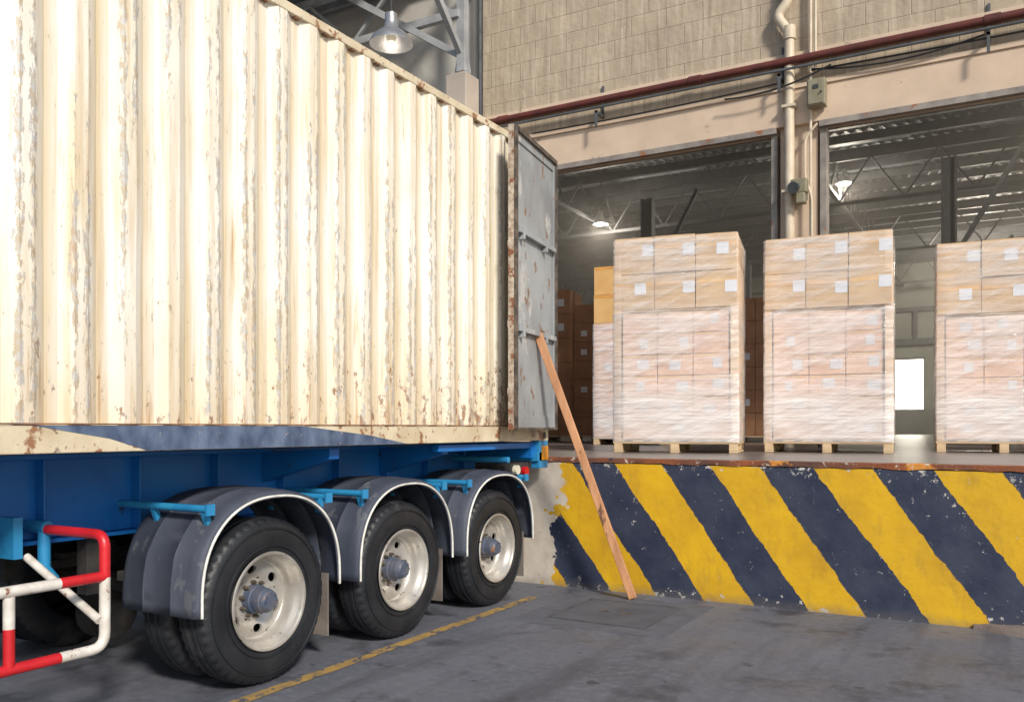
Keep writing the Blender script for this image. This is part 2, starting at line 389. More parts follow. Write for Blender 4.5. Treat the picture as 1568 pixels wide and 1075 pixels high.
for Y in (19,27,35,43):
    z0=8.2; z1=RZ-.3
    tr.obox((-26,Y,z0),(16,Y,z0),.10,.10); tr.obox((-26,Y,z1),(16,Y,z1),.10,.10)
    X=-26
    while X<15:
        tr.obox((X,Y,z0),(X+.9,Y,z1),.05,.05,(0,1,0)); tr.obox((X+.9,Y,z1),(X+1.8,Y,z0),.05,.05,(0,1,0)); X+=1.8
for X in (-20,-12,-4.5,3,10.5):
    z0=8.5;z1=RZ-.3
    tr.obox((X,WY+.4,z0),(X,RB,z0),.09,.09)
    Y=WY+.5
    while Y<RB-2:
        tr.obox((X,Y,z0),(X,Y+1.0,z1),.05,.05,(1,0,0)); tr.obox((X,Y+1.0,z1),(X,Y+2.0,z0),.05,.05,(1,0,0)); Y+=2.0
tr.build('roof_trusses',m_steelb,wh)
cl=MB()
for (X,Y) in ((-9.2,24),(-9.2,35),(-1.3,24),(-1.5,35),(6,24),(6,35)):
    cl.box(X-.16,X+.16,Y-.02,Y+.02,DZ,8.3); cl.box(X-.17,X-.13,Y-.15,Y+.15,DZ,8.3); cl.box(X+.13,X+.17,Y-.15,Y+.15,DZ,8.3)
    cl.obox((X,Y,5.6),(X+1.6,Y-.3,8.3),.10,.10)
cl.build('steel_columns',m_steelc,wh)
bm_=MB(); bm_.box(-12,10,RB-.3,RB-.05,5.6,5.9).box(-12,10,RB-.3,RB-.05,7.2,7.4)
for X in range(-12,11,2): bm_.box(X,X+.15,RB-.28,RB-.06,5.9,7.2)
bm_.build('mezzanine_rail',m_steelc,wh)
# scattering volume added for haze and lamp glow inside the hall
hz=bpy.data.materials.new('hall_haze_volume'); hz.use_nodes=True; hn_=hz.node_tree
hn_.nodes.remove(hn_.nodes['Principled BSDF'])
vs=hn_.nodes.new('ShaderNodeVolumeScatter'); vs.inputs['Density'].default_value=.013; vs.inputs['Anisotropy'].default_value=.35; vs.inputs['Color'].default_value=(1,.97,.92,1)
hn_.links.new(vs.outputs[0],hn_.nodes['Material Output'].inputs['Volume'])
MB().box(-25.6,15.9,14.25,45.9,DZ+.01,RZ-.35).build('hall_haze_volume',hz,wh)

# facade services
pipes=MB()
pipes.tube(fillet([(-2.95,WY-.16,13),(-2.95,WY-.16,8.15),(-3.12,WY-.16,7.95),(-2.93,WY-.16,7.65),(-2.93,WY-.16,DZ)],.10),.075,14)
pipes.tube([(-2.93,WY-.16,7.55),(-2.93,WY-.16,7.75)],.095,14).tube([(-2.95,WY-.16,8.2),(-2.95,WY-.16,8.35)],.095,14)
for z in (3.5,5.2,6.5): pipes.box(-3.03,-2.83,WY-.25,WY,z,z+.04)
pipes.tube(fillet([(-2.62,WY-.14,13),(-2.62,WY-.14,4.2)],.05),.022,8).tube([(-2.55,WY-.14,13),(-2.55,WY-.14,7.0)],.022,8)
pipes.tube(fillet([(-2.52,WY-.16,6.2),(-2.70,WY-.16,6.0),(-2.70,WY-.16,5.4),(-2.60,WY-.16,5.1),(-2.60,WY-.16,3.4)],.10),.02,8)
pipes.build('wall_pipes',m_pipe,wh,smooth=40)
rp=MB()
rp.tube([(-8.6,WY-.22,7.20),(16,WY-.22,7.20)],.060,14)
for X in (-8,-4.4,-.2,3.8,7.5):
    rp.tube([(X-.10,WY-.22,7.2),(X+.10,WY-.22,7.2)],.075,14)
rp.build('red_fire_pipe',m_piper,wh,smooth=40)
MB().tube([(-8.6,WY-.28,7.06),(16,WY-.28,7.06)],.022,8).build('grey_conduit',m_steelc,wh,smooth=40)
br=MB()
for X in (-6.1,-3.05,-.25,2.8,6):
    br.box(X-.02,X+.02,WY-.34,WY-.01,6.95,6.99).box(X-.02,X+.02,WY-.34,WY-.31,6.72,6.99).box(X-.02,X+.02,WY-.05,WY-.02,6.95,7.5)
br.build('pipe_brackets',m_steelc,wh)
cb=MB()
def sag(a,b,s,n=14):
    a=Vector(a);b=Vector(b); return [a.lerp(b,i/n)-Vector((0,0,s*4*(i/n)*(1-i/n))) for i in range(n+1)]
for (a,b,s) in (((-7.4,WY-.19,6.86),(-3.1,WY-.19,6.90),.03),((-3.9,WY-.28,6.78),(-2.3,WY-.28,7.0),.10),((-2.6,WY-.2,7.0),(4,WY-.2,7.02),.05),((-2.6,WY-.2,7.02),(-.3,WY-.2,7.02),.12)):
    cb.tube(sag(a,b,s),.014,6)
cb.build('cables',m_cable,wh)
jb=empty('junction_box')
MB().box(-2.64,-2.38,WY-.33,WY-.135,6.42,6.82).build('case',m_box,jb,bevel=.01)
MB().box(-2.62,-2.40,WY-.345,WY-.332,6.44,6.80).build('lid',m_box,jb,bevel=.004)
MB().box(-2.55,-2.47,WY-.355,WY-.346,6.66,6.72).tube([(-2.43,WY-.35,6.6),(-2.43,WY-.38,6.6)],.012,8).build('latch',m_steelb,jb)
hn=empty('wall_siren')
MB().box(-2.80,-2.66,WY-.36,WY-.2,4.98,5.14).box(-2.88,-2.64,WY-.34,WY-.18,5.14,5.36).build('siren_body',m_box,hn,bevel=.02)
MB().tube([(-2.78,WY-.30,5.24),(-2.82,WY-.44,5.2)],[.05,.09],14).build('siren_horn',m_steelc,hn)
MB().box(-2.75,-2.69,WY-.2,WY,5.1,5.2).build('siren_bracket',m_steelc,hn)

# covered bay to the left
ba=empty('bay_canopy')
MB().box(-32,-8.66,14.05,14.35,DZ,10.6).build('bay_wall',m_concd,ba)
v=[]; x=-32
while x<-9.8:
    for dx,dz in ((0,0),(.10,.05),(.17,.05),(.27,0)): v+=[(x+dx,10.2,10.6+dz),(x+dx,14.3,10.6+dz)]
    x+=.3
MB().add(v,[(2*i,2*i+2,2*i+3,2*i+1) for i in range(len(v)//2-1)]).build('bay_roof',m_roofs,ba)
t=MB()
for Y in (10.3,11.5,12.7,13.8): t.box(-32,-8.7,Y,Y+.10,10.35,10.57)
for Y in (13.2,):
    t.obox((-32,Y,9.15),(-8.7,Y,9.15),.12,.14); t.obox((-32,Y,10.2),(-8.7,Y,10.2),.12,.12); X=-8.8
    while X>-30:
        t.obox((X,Y,9.15),(X-1.2,Y,10.2),.06,.06,(0,1,0)); t.obox((X-1.2,Y,10.2),(X-2.4,Y,9.15),.06,.06,(0,1,0)); X-=2.4
t.obox((-8.7,9.5,10.2),(-8.7,14,10.2),.16,.2); t.obox((-8.70,13.3,8.4),(-11.2,13.0,10.0),.09,.12); t.obox((-8.7,13.3,8.4),(-8.7,11.4,10.2),.1,.12)
t.box(-8.76,-8.60,13.2,13.36,8.1,10.8)
t.build('bay_trusses',m_steelg,ba)
MB().box(-8.90,-8.46,13.05,13.50,DZ,8.0).box(-8.84,-8.52,13.10,13.45,8.002,8.04).build('bay_column',m_concc,ba,bevel=.02)
MB().add([(-8.86,13.27,8.04),(-8.50,13.27,8.04),(-8.60,13.27,8.6),(-8.76,13.27,8.6),(-8.86,13.29,8.04),(-8.50,13.29,8.04),(-8.60,13.29,8.6),(-8.76,13.29,8.6)],[(0,1,2,3),(4,7,6,5),(0,4,5,1),(1,5,6,2),(3,2,6,7),(0,3,7,4)]).build('bay_column_gusset',m_steelg,ba)
MB().tube([(-8.60,WY-.04,DZ),(-8.60,WY-.04,13)],.03,8).build('corner_conduit',m_steelc,wh)

def lamp(name,x,y,z,top,r=.24,power=0,lit=True):
    e=empty(name,(x,y,z))
    prof=[(0,r),(.03,r*.97),(.10,r*.85),(.18,r*.55),(.22,r*.35),(.30,r*.30),(.42,r*.28),(.44,.02)]
    MB().lathe(prof,(0,0,0),'Z',28).build('reflector',m_alu,e,smooth=50)
    MB().tube([(0,0,.42),(0,0,top-z)],.012,6).build('suspension_rod',m_steelb,e)
    MB().lathe([(.02,.01),(.03,.06),(.10,.075),(.2,.04)],(0,0,0),'Z',14).build('bulb',m_bulb if lit else m_lampwh,e,smooth=60)
    if power:
        l=bpy.data.lights.new('lamp_light','POINT'); l.energy=power; l.color=(1,.88,.72); l.shadow_soft_size=.2
        o=bpy.data.objects.new('lamp_light',l); o.location=(0,0,-.25); COL.objects.link(o); o.parent=e
lamp('high_bay_or_added_lamp',-7.42,9.55,6.9,10,.30,12,False)
lamp('high_bay_or_added_lamp',-11.6,26.0,8.25,9.8,.25,450)
lamp('high_bay_or_added_lamp',-4.35,27.8,9.0,9.9,.25,400)
lamp('high_bay_or_added_lamp',1.5,20.5,7.6,9.9,.25,350)
lamp('high_bay_or_added_lamp',-1,39,8.3,9.9,.25,1500)  # extra lamp added deep in the hall for warm glow at the right

# ------------------------------------------------------------ pallet stacks
def qlabel(mb,x,z,w,h,y): mb.add([(x,y,z),(x+w,y,z),(x+w,y,z+h),(x,y,z+h)],[(0,1,2,3)])
m_board=M('board_tan',(.74,.56,.40),(.62,.45,.30),6,.6)
def film_shell(e,w,d,z0,z1,mat,nm_,R):
    v=[];f=[];nz=14; pts=[]; n=10
    A=[(0,-.012),(w,-.012),(w+.012,0),(w+.012,d),(w,d+.012),(0,d+.012),(-.012,d),(-.012,0)]
    for i in range(8):
        a=A[i];b=A[(i+1)%8]; m=n if i%2==0 else 1
        for k in range(m): pts.append((a[0]+(b[0]-a[0])*k/m,a[1]+(b[1]-a[1])*k/m))
    n=len(pts)
    for k in range(nz+1):
        z=z0+(z1-z0)*k/nz
        for (px,py) in pts:
            o=R.uniform(-.002,.008); dx=px-w/2; dy=py-d/2; L=math.hypot(dx,dy)
            v.append((px+dx/L*o,py+dy/L*o,z))
    for k in range(nz):
        for i in range(n):
            i2=(i+1)%n; f.append((k*n+i,k*n+i2,(k+1)*n+i2,(k+1)*n+i))
    MB().add(v,f).build(nm_,mat,e,smooth=70)
def pallet_load(x,y,yaw,w=1.47,d=1.15,H=2.60,seed=1):
    R=random.Random(seed)
    e=empty('wrapped_pallet_of_boxes',(x,y,DZ),yaw)
    pm=MB()
    for k in range(3):
        bx=(0.0,w/2-.05,w-.10)[k]
        for yy in (0.0,d/2-.05,d-.1): pm.box(bx,bx+.10,yy,yy+.10,.024,.105)
        pm.box(bx-.0,bx+.10,0,d,0.002,.022)
    pm.box(-.01,w+.01,0,.09,.107,.13).box(-.01,w+.01,d-.09,d,.107,.13)
    for k in range(3): pm.box(-.01,w+.01,.15+k*.3,.27+k*.3,.107,.13)
    for k in range(7):
        xx=k*(w-.12)/6; pm.box(xx,xx+.12,0,d,.132,.152)
    pm.build('pallet',m_pallet,e,bevel=.004)
    cm=MB(); 
    for xx in (0,w-.085):
        cm.box(xx,xx+.085,.02,.035,.155,H-.01)
    for sx in (.0,w-.012):
        cm.box(sx,sx+.012,.037,d-.05,.155,H-.35)
    cm.build('corner_boards',m_board,e,bevel=.003)
    low=MB(); lab=MB(); up=MB(); tp=MB()
    zl0=.16; zl1=H-.90
    rows=6; cols=3; ww=w-.19; x0=.095; rh=(zl1-zl0)/rows; cw=ww/cols
    for r in range(rows):
        for c in range(cols):
            for dd in range(2):
                j=R.uniform(-.008,.008)
                a=x0+c*cw+.004; y0=.05+j+dd*(d-.1)/2
                low.box(a,a+cw-.008,y0,y0+(d-.1)/2-.01,zl0+r*rh+.003,zl0+(r+1)*rh-.004)
                if dd==0:
                    if R.random()<.8: 
                        lx=a+cw*(.52+R.uniform(-.2,.1)); qlabel(lab,lx,zl0+r*rh+rh*R.uniform(.2,.4),.08+R.random()*.07,rh*.45,y0-.003)
                    qlabel(tp,a+.01,zl0+(r+1)*rh-.03,cw-.03,.02,y0-.002)
    low.build('lower_boxes',m_cardB,e,bevel=.004)
    MB().box(.03,w-.03,.03,d-.03,zl1+.003,zl1+.022).build('slip_sheet',m_cardA,e)
    zu0=zl1+.026; rh=(H-zu0)/2; cw=w/3
    for r in range(2):
        for c in range(3):
            for dd in range(2):
                j=R.uniform(-.014,.014); jz=R.uniform(0,.014)*r
                a=c*cw+R.uniform(.0,.006); y0=.012+j+dd*(d)/2
                zz=zu0+r*rh
                up.box(a+.002,a+cw-.006,y0,y0+d/2-.015,zz+.002,zz+rh-.004+jz)
                if dd==0:
                    lw=.14
                    qlabel(lab,a+cw-.01-lw if R.random()<.6 else a+cw*.5,zz+rh*R.uniform(.36,.5),lw,rh*.32,y0-.003)
                    qlabel(tp,a+.02,zz+rh*.66,cw-.04,.045,y0-.0025)
                    if r==1: tp.box(a+cw/2-.03,a+cw/2+.03,y0+.001,y0+d/2-.02,zz+rh-.003+jz,zz+rh-.001+jz)
    up.build('upper_boxes',m_cardA,e,bevel=.005)
    lab.build('labels',m_label,e); tp.build('tape',m_tape,e)
    film_shell(e,w,d,zu0-.05,H-.02,m_wrapA,'film_upper',R); film_shell(e,w,d,.13,zl1-.01,m_wrapB,'film_lower',R)
    return e
pallet_load(-4.20,9.81,math.radians(11),seed=1)
pallet_load(-2.626,10.83,math.radians(5.5),w=1.45,H=2.62,seed=2)
pallet_load(-.778,12.12-.25,math.radians(5),w=1.45,H=2.56,seed=3)
pallet_load(1.4,12.0,math.radians(3),w=1.45,H=2.6,seed=4)

m_cardY=M('cardboard_amber',(.68,.42,.17),(.60,.34,.12),3,.7)
def stack(x,y,yaw,w,d,H,rows,cols,mat,orange=False,wrapped=False):
    e=empty('stacked_cardboard_boxes',(x,y,DZ),yaw)
    pm=MB()
    for k in range(3):
        bx=k*(w-.1)/2; pm.box(bx,bx+.1,0,d,.0,.10)
    pm.box(0,w,0,d,.102,.13); pm.build('pallet',m_pallet,e,bevel=.004)
    b=MB(); b2=MB(); lab=MB(); tp=MB(); rh=(H-.14)/rows; cw=w/cols
    for r in range(rows):
        for c in range(cols):
            j=random.uniform(-.012,.012); dw=d-.02
            (b if (not wrapped or r>=rows-2) else b2).box(c*cw+.003,(c+1)*cw-.006,j+.01,dw+j,.135+r*rh,.135+(r+1)*rh-.006)
            if random.random()<.35: qlabel(lab,c*cw+cw*.5,.135+r*rh+rh*.3,cw*.25,rh*.3,j+.006)
            tp.box(w-.004,w-.001,.3,.4,.14+r*rh,.13+(r+1)*rh)
            qlabel(tp,c*cw+.02,.135+(r+1)*rh-.06,cw-.04,.05,j+.007)
    b.build('boxes',mat,e,bevel=.006)
    if b2.v: b2.build('lower_boxes',m_cardB,e,bevel=.006)
    lab.build('labels',m_label,e); tp.build('tape',m_cardO if orange else mat,e)
    if wrapped: film_shell(e,w,d,.1,.13+(rows-2)*rh,m_wrapB,'film',random)
stack(-6.50,14.25,.12,1.3,1.2,3.2,6,3,m_cardY,True,True)
stack(-8.4,17.1,.25,1.1,1.1,3.0,7,2,m_cardC)
stack(-9.3,16.6,.2,1.1,1.1,3.3,6,2,m_cardC)
stack(-5.0,18.0,.1,1.3,1.2,3.0,6,3,m_cardC)
stack(-6.9,20.0,.1,1.3,1.2,2.9,6,3,m_cardC)
stack(-1.25,20.5,.05,1.3,1.2,2.0,6,3,m_cardB)
stack(.2,18.5,.05,1.3,1.2,2.8,6,3,m_cardC)
stack(1.6,21,.0,1.3,1.2,2.8,6,3,m_cardC)

# ------------------------------------------------------------ leaning plank
pk=MB(); a=Vector((-3.03,7.52,.02)); b_=Vector((-3.875,7.235,2.49))
pk.obox(a,b_,.075,.045,(0.2,-1,.1)); pk.build('leaning_wooden_plank',m_plank,None,bevel=.006)

# ------------------------------------------------------------ container semi trailer
tr_=empty('container_semi_trailer')
XO=-4.035; XF=-6.465; YR=7.74; YFr=-4.40; ZB=1.47; ZT=4.36
def corr(xo,sgn):
    v=[];y=CY0
    zb,zt=ZB+.14,ZT-.07
    prof=[(0,0),(.072,0),(.140,-.036),(.210,-.036)]
    ys=[]
    while y<YR-.18-PITCH+.05:
        for dy,dx in prof: ys.append((y+dy,dx))
        y+=PITCH
    ys.append((y,0)); ys.append((YR-.10,0))
    ys.insert(0,(YFr+.1,0))
    rows=10
    for yy,dx in ys:
        for k in range(rows+1):
            b_=.0018*math.sin(yy*3.1+k*.9)+.0015*math.sin(yy*7.3-k*1.7)
            if k in (0,rows): b_=0
            v.append((xo+sgn*(dx+b_),yy,zb+(zt-zb)*k/rows))
    f=[]; m=rows+1
    for i in range(len(ys)-1):
        for k in range(rows): f.append((i*m+k,(i+1)*m+k,(i+1)*m+k+1,i*m+k+1))
    return v,f
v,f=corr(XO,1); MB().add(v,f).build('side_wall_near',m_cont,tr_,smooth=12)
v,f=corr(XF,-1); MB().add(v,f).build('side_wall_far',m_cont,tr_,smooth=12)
v=[];x=XF
while x<XO-.05: 
    for dx,dy in ((0,0),(.1,0),(.15,.04),(.25,.04)): v+=[(min(x+dx,XO),YFr+.06+dy,ZB+.1),(min(x+dx,XO),YFr+.06+dy,ZT-.05)]
    x+=.3
MB().add(v,[(2*i,2*i+2,2*i+3,2*i+1) for i in range(len(v)//2-1)]).build('front_wall',m_cont,tr_)
r=MB()
for xx in (XO-.055,XF-.005): 
    r.box(xx,xx+.06,YFr+.12,YR-.14,ZT-.075,ZT-.012)
    r.box(xx+.0,xx+.062,YFr+.12,YR-.14,ZB+.005,ZB+.143)
    r.box(xx-.002,xx+.066,YR-.14,YR-.003,ZB+.12,ZT-.12); r.box(xx-.002,xx+.066,YFr+.003,YFr+.12,ZB+.12,ZT-.12)
r.box(XF+.06,XO-.06,YR-.12,YR-.01,ZT-.13,ZT-.02); r.box(XF+.06,XO-.06,YR-.12,YR-.01,ZB,ZB+.13)
r.box(XF+.06,XO-.06,YFr+.01,YFr+.1,ZT-.13,ZT-.02)
r.build('frame_rails',m_rail,tr_,bevel=.006)
gt=MB(); y=CY0+.17
while y<YR-.3:
    gt.box(XO-.036,XO-.001,y-.02,y+.02,ZT-.085,ZT-.0765); y+=PITCH
gt.build('top_gussets',m_rust,tr_)
c=MB()
for xx in (XO-.162,XF-.008):
    for yy in (YR-.178,YFr):
        for zz in (ZB,ZT-.118): c.box(xx,xx+.17,yy,yy+.178,zz,zz+.118)
c.build('corner_castings',m_rail,tr_,bevel=.01)
h=MB()
for yy in (YR-.09,): h.tube([(XO+.009,yy,ZB+.055),(XO+.0115,yy,ZB+.055)],.035,16).tube([(XO+.009,yy,ZT-.06),(XO+.0115,yy,ZT-.06)],.03,16)
h.build('casting_holes',m_gasket,tr_)
MB().box(XF+.01,XO-.04,YFr+.1,YR-.1,ZT-.05,ZT-.03).build('container_roof',m_cont,tr_)
MB().box(XF+.06,XO-.065,YFr+.12,YR-.13,ZB+.06,ZB+.16).build('container_floor',m_wood,tr_)
nv=MB(); xs=XO+.0095; N=30
V=[]
for i in range(N+1):
    t=i/N
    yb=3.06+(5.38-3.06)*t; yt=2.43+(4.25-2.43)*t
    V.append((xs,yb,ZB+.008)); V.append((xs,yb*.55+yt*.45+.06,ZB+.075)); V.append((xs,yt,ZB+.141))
F=[]
for i in range(N):
    for k in range(2): F.append((3*i+k,3*i+3+k,3*i+4+k,3*i+1+k))
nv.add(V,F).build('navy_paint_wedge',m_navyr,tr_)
MB().box(XO-.003,XO+.014,YFr+.12,YR-.14,ZB+.145,ZB+.153).build('rail_lip',m_rust,tr_)

# doors
m_bar=M('bar_worn',(.5,.44,.36),(.25,.17,.12),20,.6,spots=[((.2,.08,.04),12,.55)])
def door(h,f,side):
    h=Vector((h[0],h[1],0)); f=Vector((f[0],f[1],0)); d=(f-h); L=d.length; d.normalize(); nrm=Vector((-d.y,d.x,0))*side
    z0,z1=ZB+.12,ZT-.10
    def slab(mb,a,b,t0,t1,za,zb):
        v=[]
        for z in (za,zb):
            for (s,t) in ((a,t0),(b,t0),(b,t1),(a,t1)): p=h+d*s+nrm*t; v.append((p.x,p.y,z))
        mb.add(v,[(0,1,2,3),(4,7,6,5),(0,4,5,1),(1,5,6,2),(2,6,7,3),(3,7,4,0)])
    pm=MB(); slab(pm,.06,L-.06,-.012,.012,z0+.06,z1-.06)
    fm=MB(); slab(fm,0,.058,-.025,.028,z0,z1); slab(fm,L-.058,L,-.025,.028,z0,z1)
    slab(fm,.06,L-.06,-.024,.026,z1-.10,z1-.001); slab(fm,.06,L-.06,-.024,.026,z0+.001,z0+.12)
    for z in (3.34,2.46): slab(fm,.06,L-.06,.0125,.06,z,z+.045)
    for s,z in ((.3,3.40),(.3,2.52),(.85,3.40),(.85,2.52)): slab(fm,s*L,s*L+.03,.013,.07,z-.11,z+.02)
    pm.build('door_panel',m_doorg,tr_); fm.build('door_frame',m_doorg,tr_,bevel=.005)
    gm=MB(); slab(gm,-.002,.014,.03,.05,z0,z1); slab(gm,L-.02,L+.014,.029,.055,z0,z1); slab(gm,.0,L,.028,.05,z1-.025,z1+.014); slab(gm,.0,L,.028,.05,z0-.01,z0+.012)
    gm.build('door_gasket',m_gasket,tr_)
    bar=MB()
    for s in (.35,.85):
        p=h+d*s*L-nrm*.06; bar.tube([(p.x,p.y,z0-.08),(p.x,p.y,z1+.08)],.017,10)
        q=h+d*(s*L)-nrm*.045
        for z in (z0+.1,2.6,3.3,z1-.15): bar.obox((q.x-.0,q.y-.05,z),(q.x,q.y+.05,z),.05,.05)
    bar.build('locking_bars',m_bar,tr_,bevel=.003)
    ed=MB(); slab(ed,L+.001,L+.012,-.03,.024,z0-.01,z1+.02)
    for z in (z0+.3,z0+.9,z0+1.6,z0+2.3): slab(ed,L-.03,L+.02,-.034,-.026,z,z+.06)
    ed.build('door_edge_strip',m_bar,tr_,bevel=.002)
    hg=MB()
    for z in (z0+.25,z0+.95,z0+1.65,z0+2.3): hg.tube([(h.x,h.y,z-.07),(h.x,h.y,z+.07)],.03,12)
    hg.build('hinges',m_rust,tr_)
door((-3.985,7.755),(-3.815,6.63),1)
door((-6.515,7.755),(-6.66,6.62),-1)

# chassis
ch=MB()
for xx in (-4.80,-5.70):
    ch.box(xx-.008,xx+.008,-4.2,7.4,.97,1.42); ch.box(xx-.08,xx+.08,-4.2,7.45,.945,.968); ch.box(xx-.09,xx+.09,-4.2,7.5,1.422,1.452)
y=-4.0
while y<7.4:
    ch.box(-5.69,-4.81,y,y+.06,1.05,1.40)
    for xx,s in ((-4.79,1),(-5.71,-1)):
        a,b=sorted((xx,xx+s*.075)); ch.box(a,b,y+.09,y+.102,.97,1.42)
    y+=.62
for yy in (-3.9,.3,1.4,4.62,6.0):
    for s in (1,-1):
        cx=-5.25
        v=[(cx+s*.46,yy,1.20),(cx+s*1.12,yy,1.38),(cx+s*1.12,yy,1.455),(cx+s*.46,yy,1.42)]
        v+= [(a,b+.10,c) for a,b,c in v]
        ch.add(v,[(0,1,2,3),(4,7,6,5),(0,4,5,1),(1,5,6,2),(2,6,7,3),(3,7,4,0)])
ch.box(-6.42,-4.08,7.48,7.66,1.30,1.46)
ch.box(-6.30,-4.20,7.45,7.60,1.08,1.16)
ch.box(-5.75,-5.6,7.3,7.5,1.0,1.3).box(-4.9,-4.75,7.3,7.5,1.0,1.3)
ch.box(-4.16,-4.09,5.9,7.6,1.40,1.455)
ch.build('chassis',m_blue,tr_,bevel=.004)
ch2=MB(); ch2.box(-4.35,-4.03,7.52,7.70,1.27,1.36); ch2.box(-4.12,-4.03,7.55,7.73,1.20,1.47)
ch2.tube([(-4.7,7.0,1.30),(-4.06,7.0,1.30)],.03,10)
ch2.build('rear_bracket',m_bluel,tr_,bevel=.004)
MB().box(-4.045,-4.02,7.60,7.72,1.28,1.42).build('side_reflector',m_orange,tr_)
lm=MB()
for (x,z) in ((-4.25,1.15),(-4.40,1.15)): lm.tube([(x,7.60,z),(x,7.66,z)],.05,16)
lm.tube([(-4.10,7.35,1.18),(-4.06,7.35,1.18)],.045,16)
lm.build('tail_lamps',m_lampred,tr_)
MB().tube([(-4.10,7.18,1.20),(-4.06,7.18,1.20)],.045,16).build('marker_lamp',m_lampwh,tr_)
MB().box(-4.3,-4.10,7.10,7.45,1.1,1.26).build('lamp_bracket',m_dark,tr_)
AX=(3.93,5.31,6.69)
su=MB()
for y in AX:
    su.tube([(-6.3,y,.52),(-4.2,y,.52)],.075,14)
    for xx in (-4.82,-5.68):
        su.box(xx-.05,xx+.05,y-.45,y+.45,.64,.70).box(xx-.045,xx+.045,y-.33,y+.33,.70,.74).box(xx-.07,xx+.07,y-.08,y+.08,.44,.80)
        su.box(xx-.05,xx+.05,y-.72,y-.60,.60,.95)
        su.tube([(xx+.0,y,.3),(xx+.15,y,.3)],.2,16)
su.tube([(-5.25,1.2,.85),(-5.25,2.6,.85)],.15,16)
su.build('axles_and_springs',m_dark,tr_,bevel=.004)
lg=MB()
for xx in (-4.55,-5.95): lg.box(xx-.07,xx+.07,-1.6,-1.46,.25,1.42).box(xx-.05,xx+.05,-1.58,-1.48,.06,.3).box(xx-.14,xx+.14,-1.68,-1.38,0.005,.06)
lg.obox((-5.95,-1.53,1.0),(-4.55,-1.53,.7),.06,.06); lg.build('landing_legs',m_blue,tr_,bevel=.004)

# wheels
R0=.52
def tyre_prof(s):
    P=[(.040,.292),(.018,.305),(.008,.335),(.000,.385),(.001,.43),(.010,.47),(.022,.494),(.036,.508),(.052,.514)]
    T=[(.070,.516),(.074,.502),(.084,.502),(.088,.518),(.115,.5195),(.119,.504),(.128,.504),(.132,.52)]
    H=P+T; full=H+[(.264-a,r) for a,r in reversed(H)]
    return [(s*-a,r) for a,r in full]
def mk_wheel(y,side):
    s=side; xo=-5.25+s*1.25
    ph=random.uniform(0,1.2)
    for k,off in enumerate((0,.32)):
        mb=MB(); 
        def mod(j,kk,r,L=len(tyre_prof(1))):
            jj=min(j,L-1-j)
            if jj in (7,8): return r-(.012 if kk%3==0 else 0)
            if jj==6: return r-(.006 if kk%3==0 else 0)
            return r
        mb.lathe(tyre_prof(s),(xo-s*off,y,R0),'X',144,mod).build('tyre',m_tyre,tr_,smooth=28)
    rings=MB()
    for rr,th in ((.345,.003),(.452,.004)):
        rings.lathe([(s*(-.004),rr-.006),(s*.004,rr-.003),(s*.004,rr+.003),(s*(-.006),rr+.006)],(xo,y,R0),'X',72)
    rings.build('sidewall_rings',m_tyre,tr_,smooth=40)
    rm=MB()
    rp=[(-.012,.300),(.000,.309),(.008,.305),(.006,.292),(-.010,.282),(-.030,.278),(-.045,.262),(-.09,.252),(-.12,.247),(-.130,.238)]
    rm.lathe([(s*a,r) for a,r in rp],(xo,y,R0),'X',72)
    NS=6; ri,ro=.130,.238
    for q in range(NS):
        t0=2*math.pi*q/NS+.25+ph; hw=math.pi/NS; rc=.190; K=28
        v=[];f=[]
        for k in range(K):
            a=2*math.pi*k/K; ca,sa=math.cos(a),math.sin(a)
            th=.037*ca/rc; r_h=rc+.026*sa
            tx=hw*rc/abs(ca) if abs(ca)>1e-6 else 9; ty=((ro-rc) if sa>0 else (rc-ri))/abs(sa) if abs(sa)>1e-6 else 9
            T=min(tx,ty); bt=T*ca/rc; brr=rc+T*sa
            def P(t,r,dx):
                xx=-.130-.035*(ro-r)/(ro-ri)+.012*math.sin((r-ri)/(ro-ri)*math.pi)+dx
                return (xo+s*xx,y+r*math.cos(t0+t),R0+r*math.sin(t0+t))
            v+= [P(bt,brr,0),P((bt+th)/2,(brr+r_h)/2,0),P(th,r_h,-.002),P(th*.95,rc+(r_h-rc)*.95,-.02)]
        for k in range(K):
            k2=(k+1)%K
            for m_ in range(3): f.append((4*k+m_,4*k2+m_,4*k2+m_+1,4*k+m_+1))
        rm.add(v,f)
    rm.lathe([(s*-.165,.132),(s*-.152,.124),(s*-.150,.08)],(xo,y,R0),'X',48)
    rm.build('rim',m_rim,tr_,smooth=38)
    MB().lathe([(s*-.23,.25),(s*-.23,.02)],(xo,y,R0),'X',32).build('brake_drum',m_cable,tr_)
    hb=MB()
    hp=[(-.150,.095),(-.10,.090),(-.095,.082),(-.03,.076),(-.026,.070),(-.006,.066),(.006,.055),(.008,.0)]
    hb.lathe([(s*a,r) for a,r in hp],(xo,y,R0),'X',32)
    for k in range(8):
        t=2*math.pi*k/8; c0=(y+.05*math.cos(t),R0+.05*math.sin(t)); hb.tube([(xo,*c0),(xo+s*.012,*c0)],.007,6)
    hb.build('hub',m_hub,tr_,smooth=35)
    nb=MB()
    for k in range(10):
        t=2*math.pi*k/10+ph; c0=(y+.109*math.cos(t),R0+.109*math.sin(t))
        nb.tube([(xo-s*.150,*c0),(xo-s*.125,*c0)],.013,6).tube([(xo-s*.125,*c0),(xo-s*.110,*c0)],.007,8)
    nb.build('wheel_nuts',m_gasket,tr_)
for y in AX:
    mk_wheel(y,1); mk_wheel(y,-1)
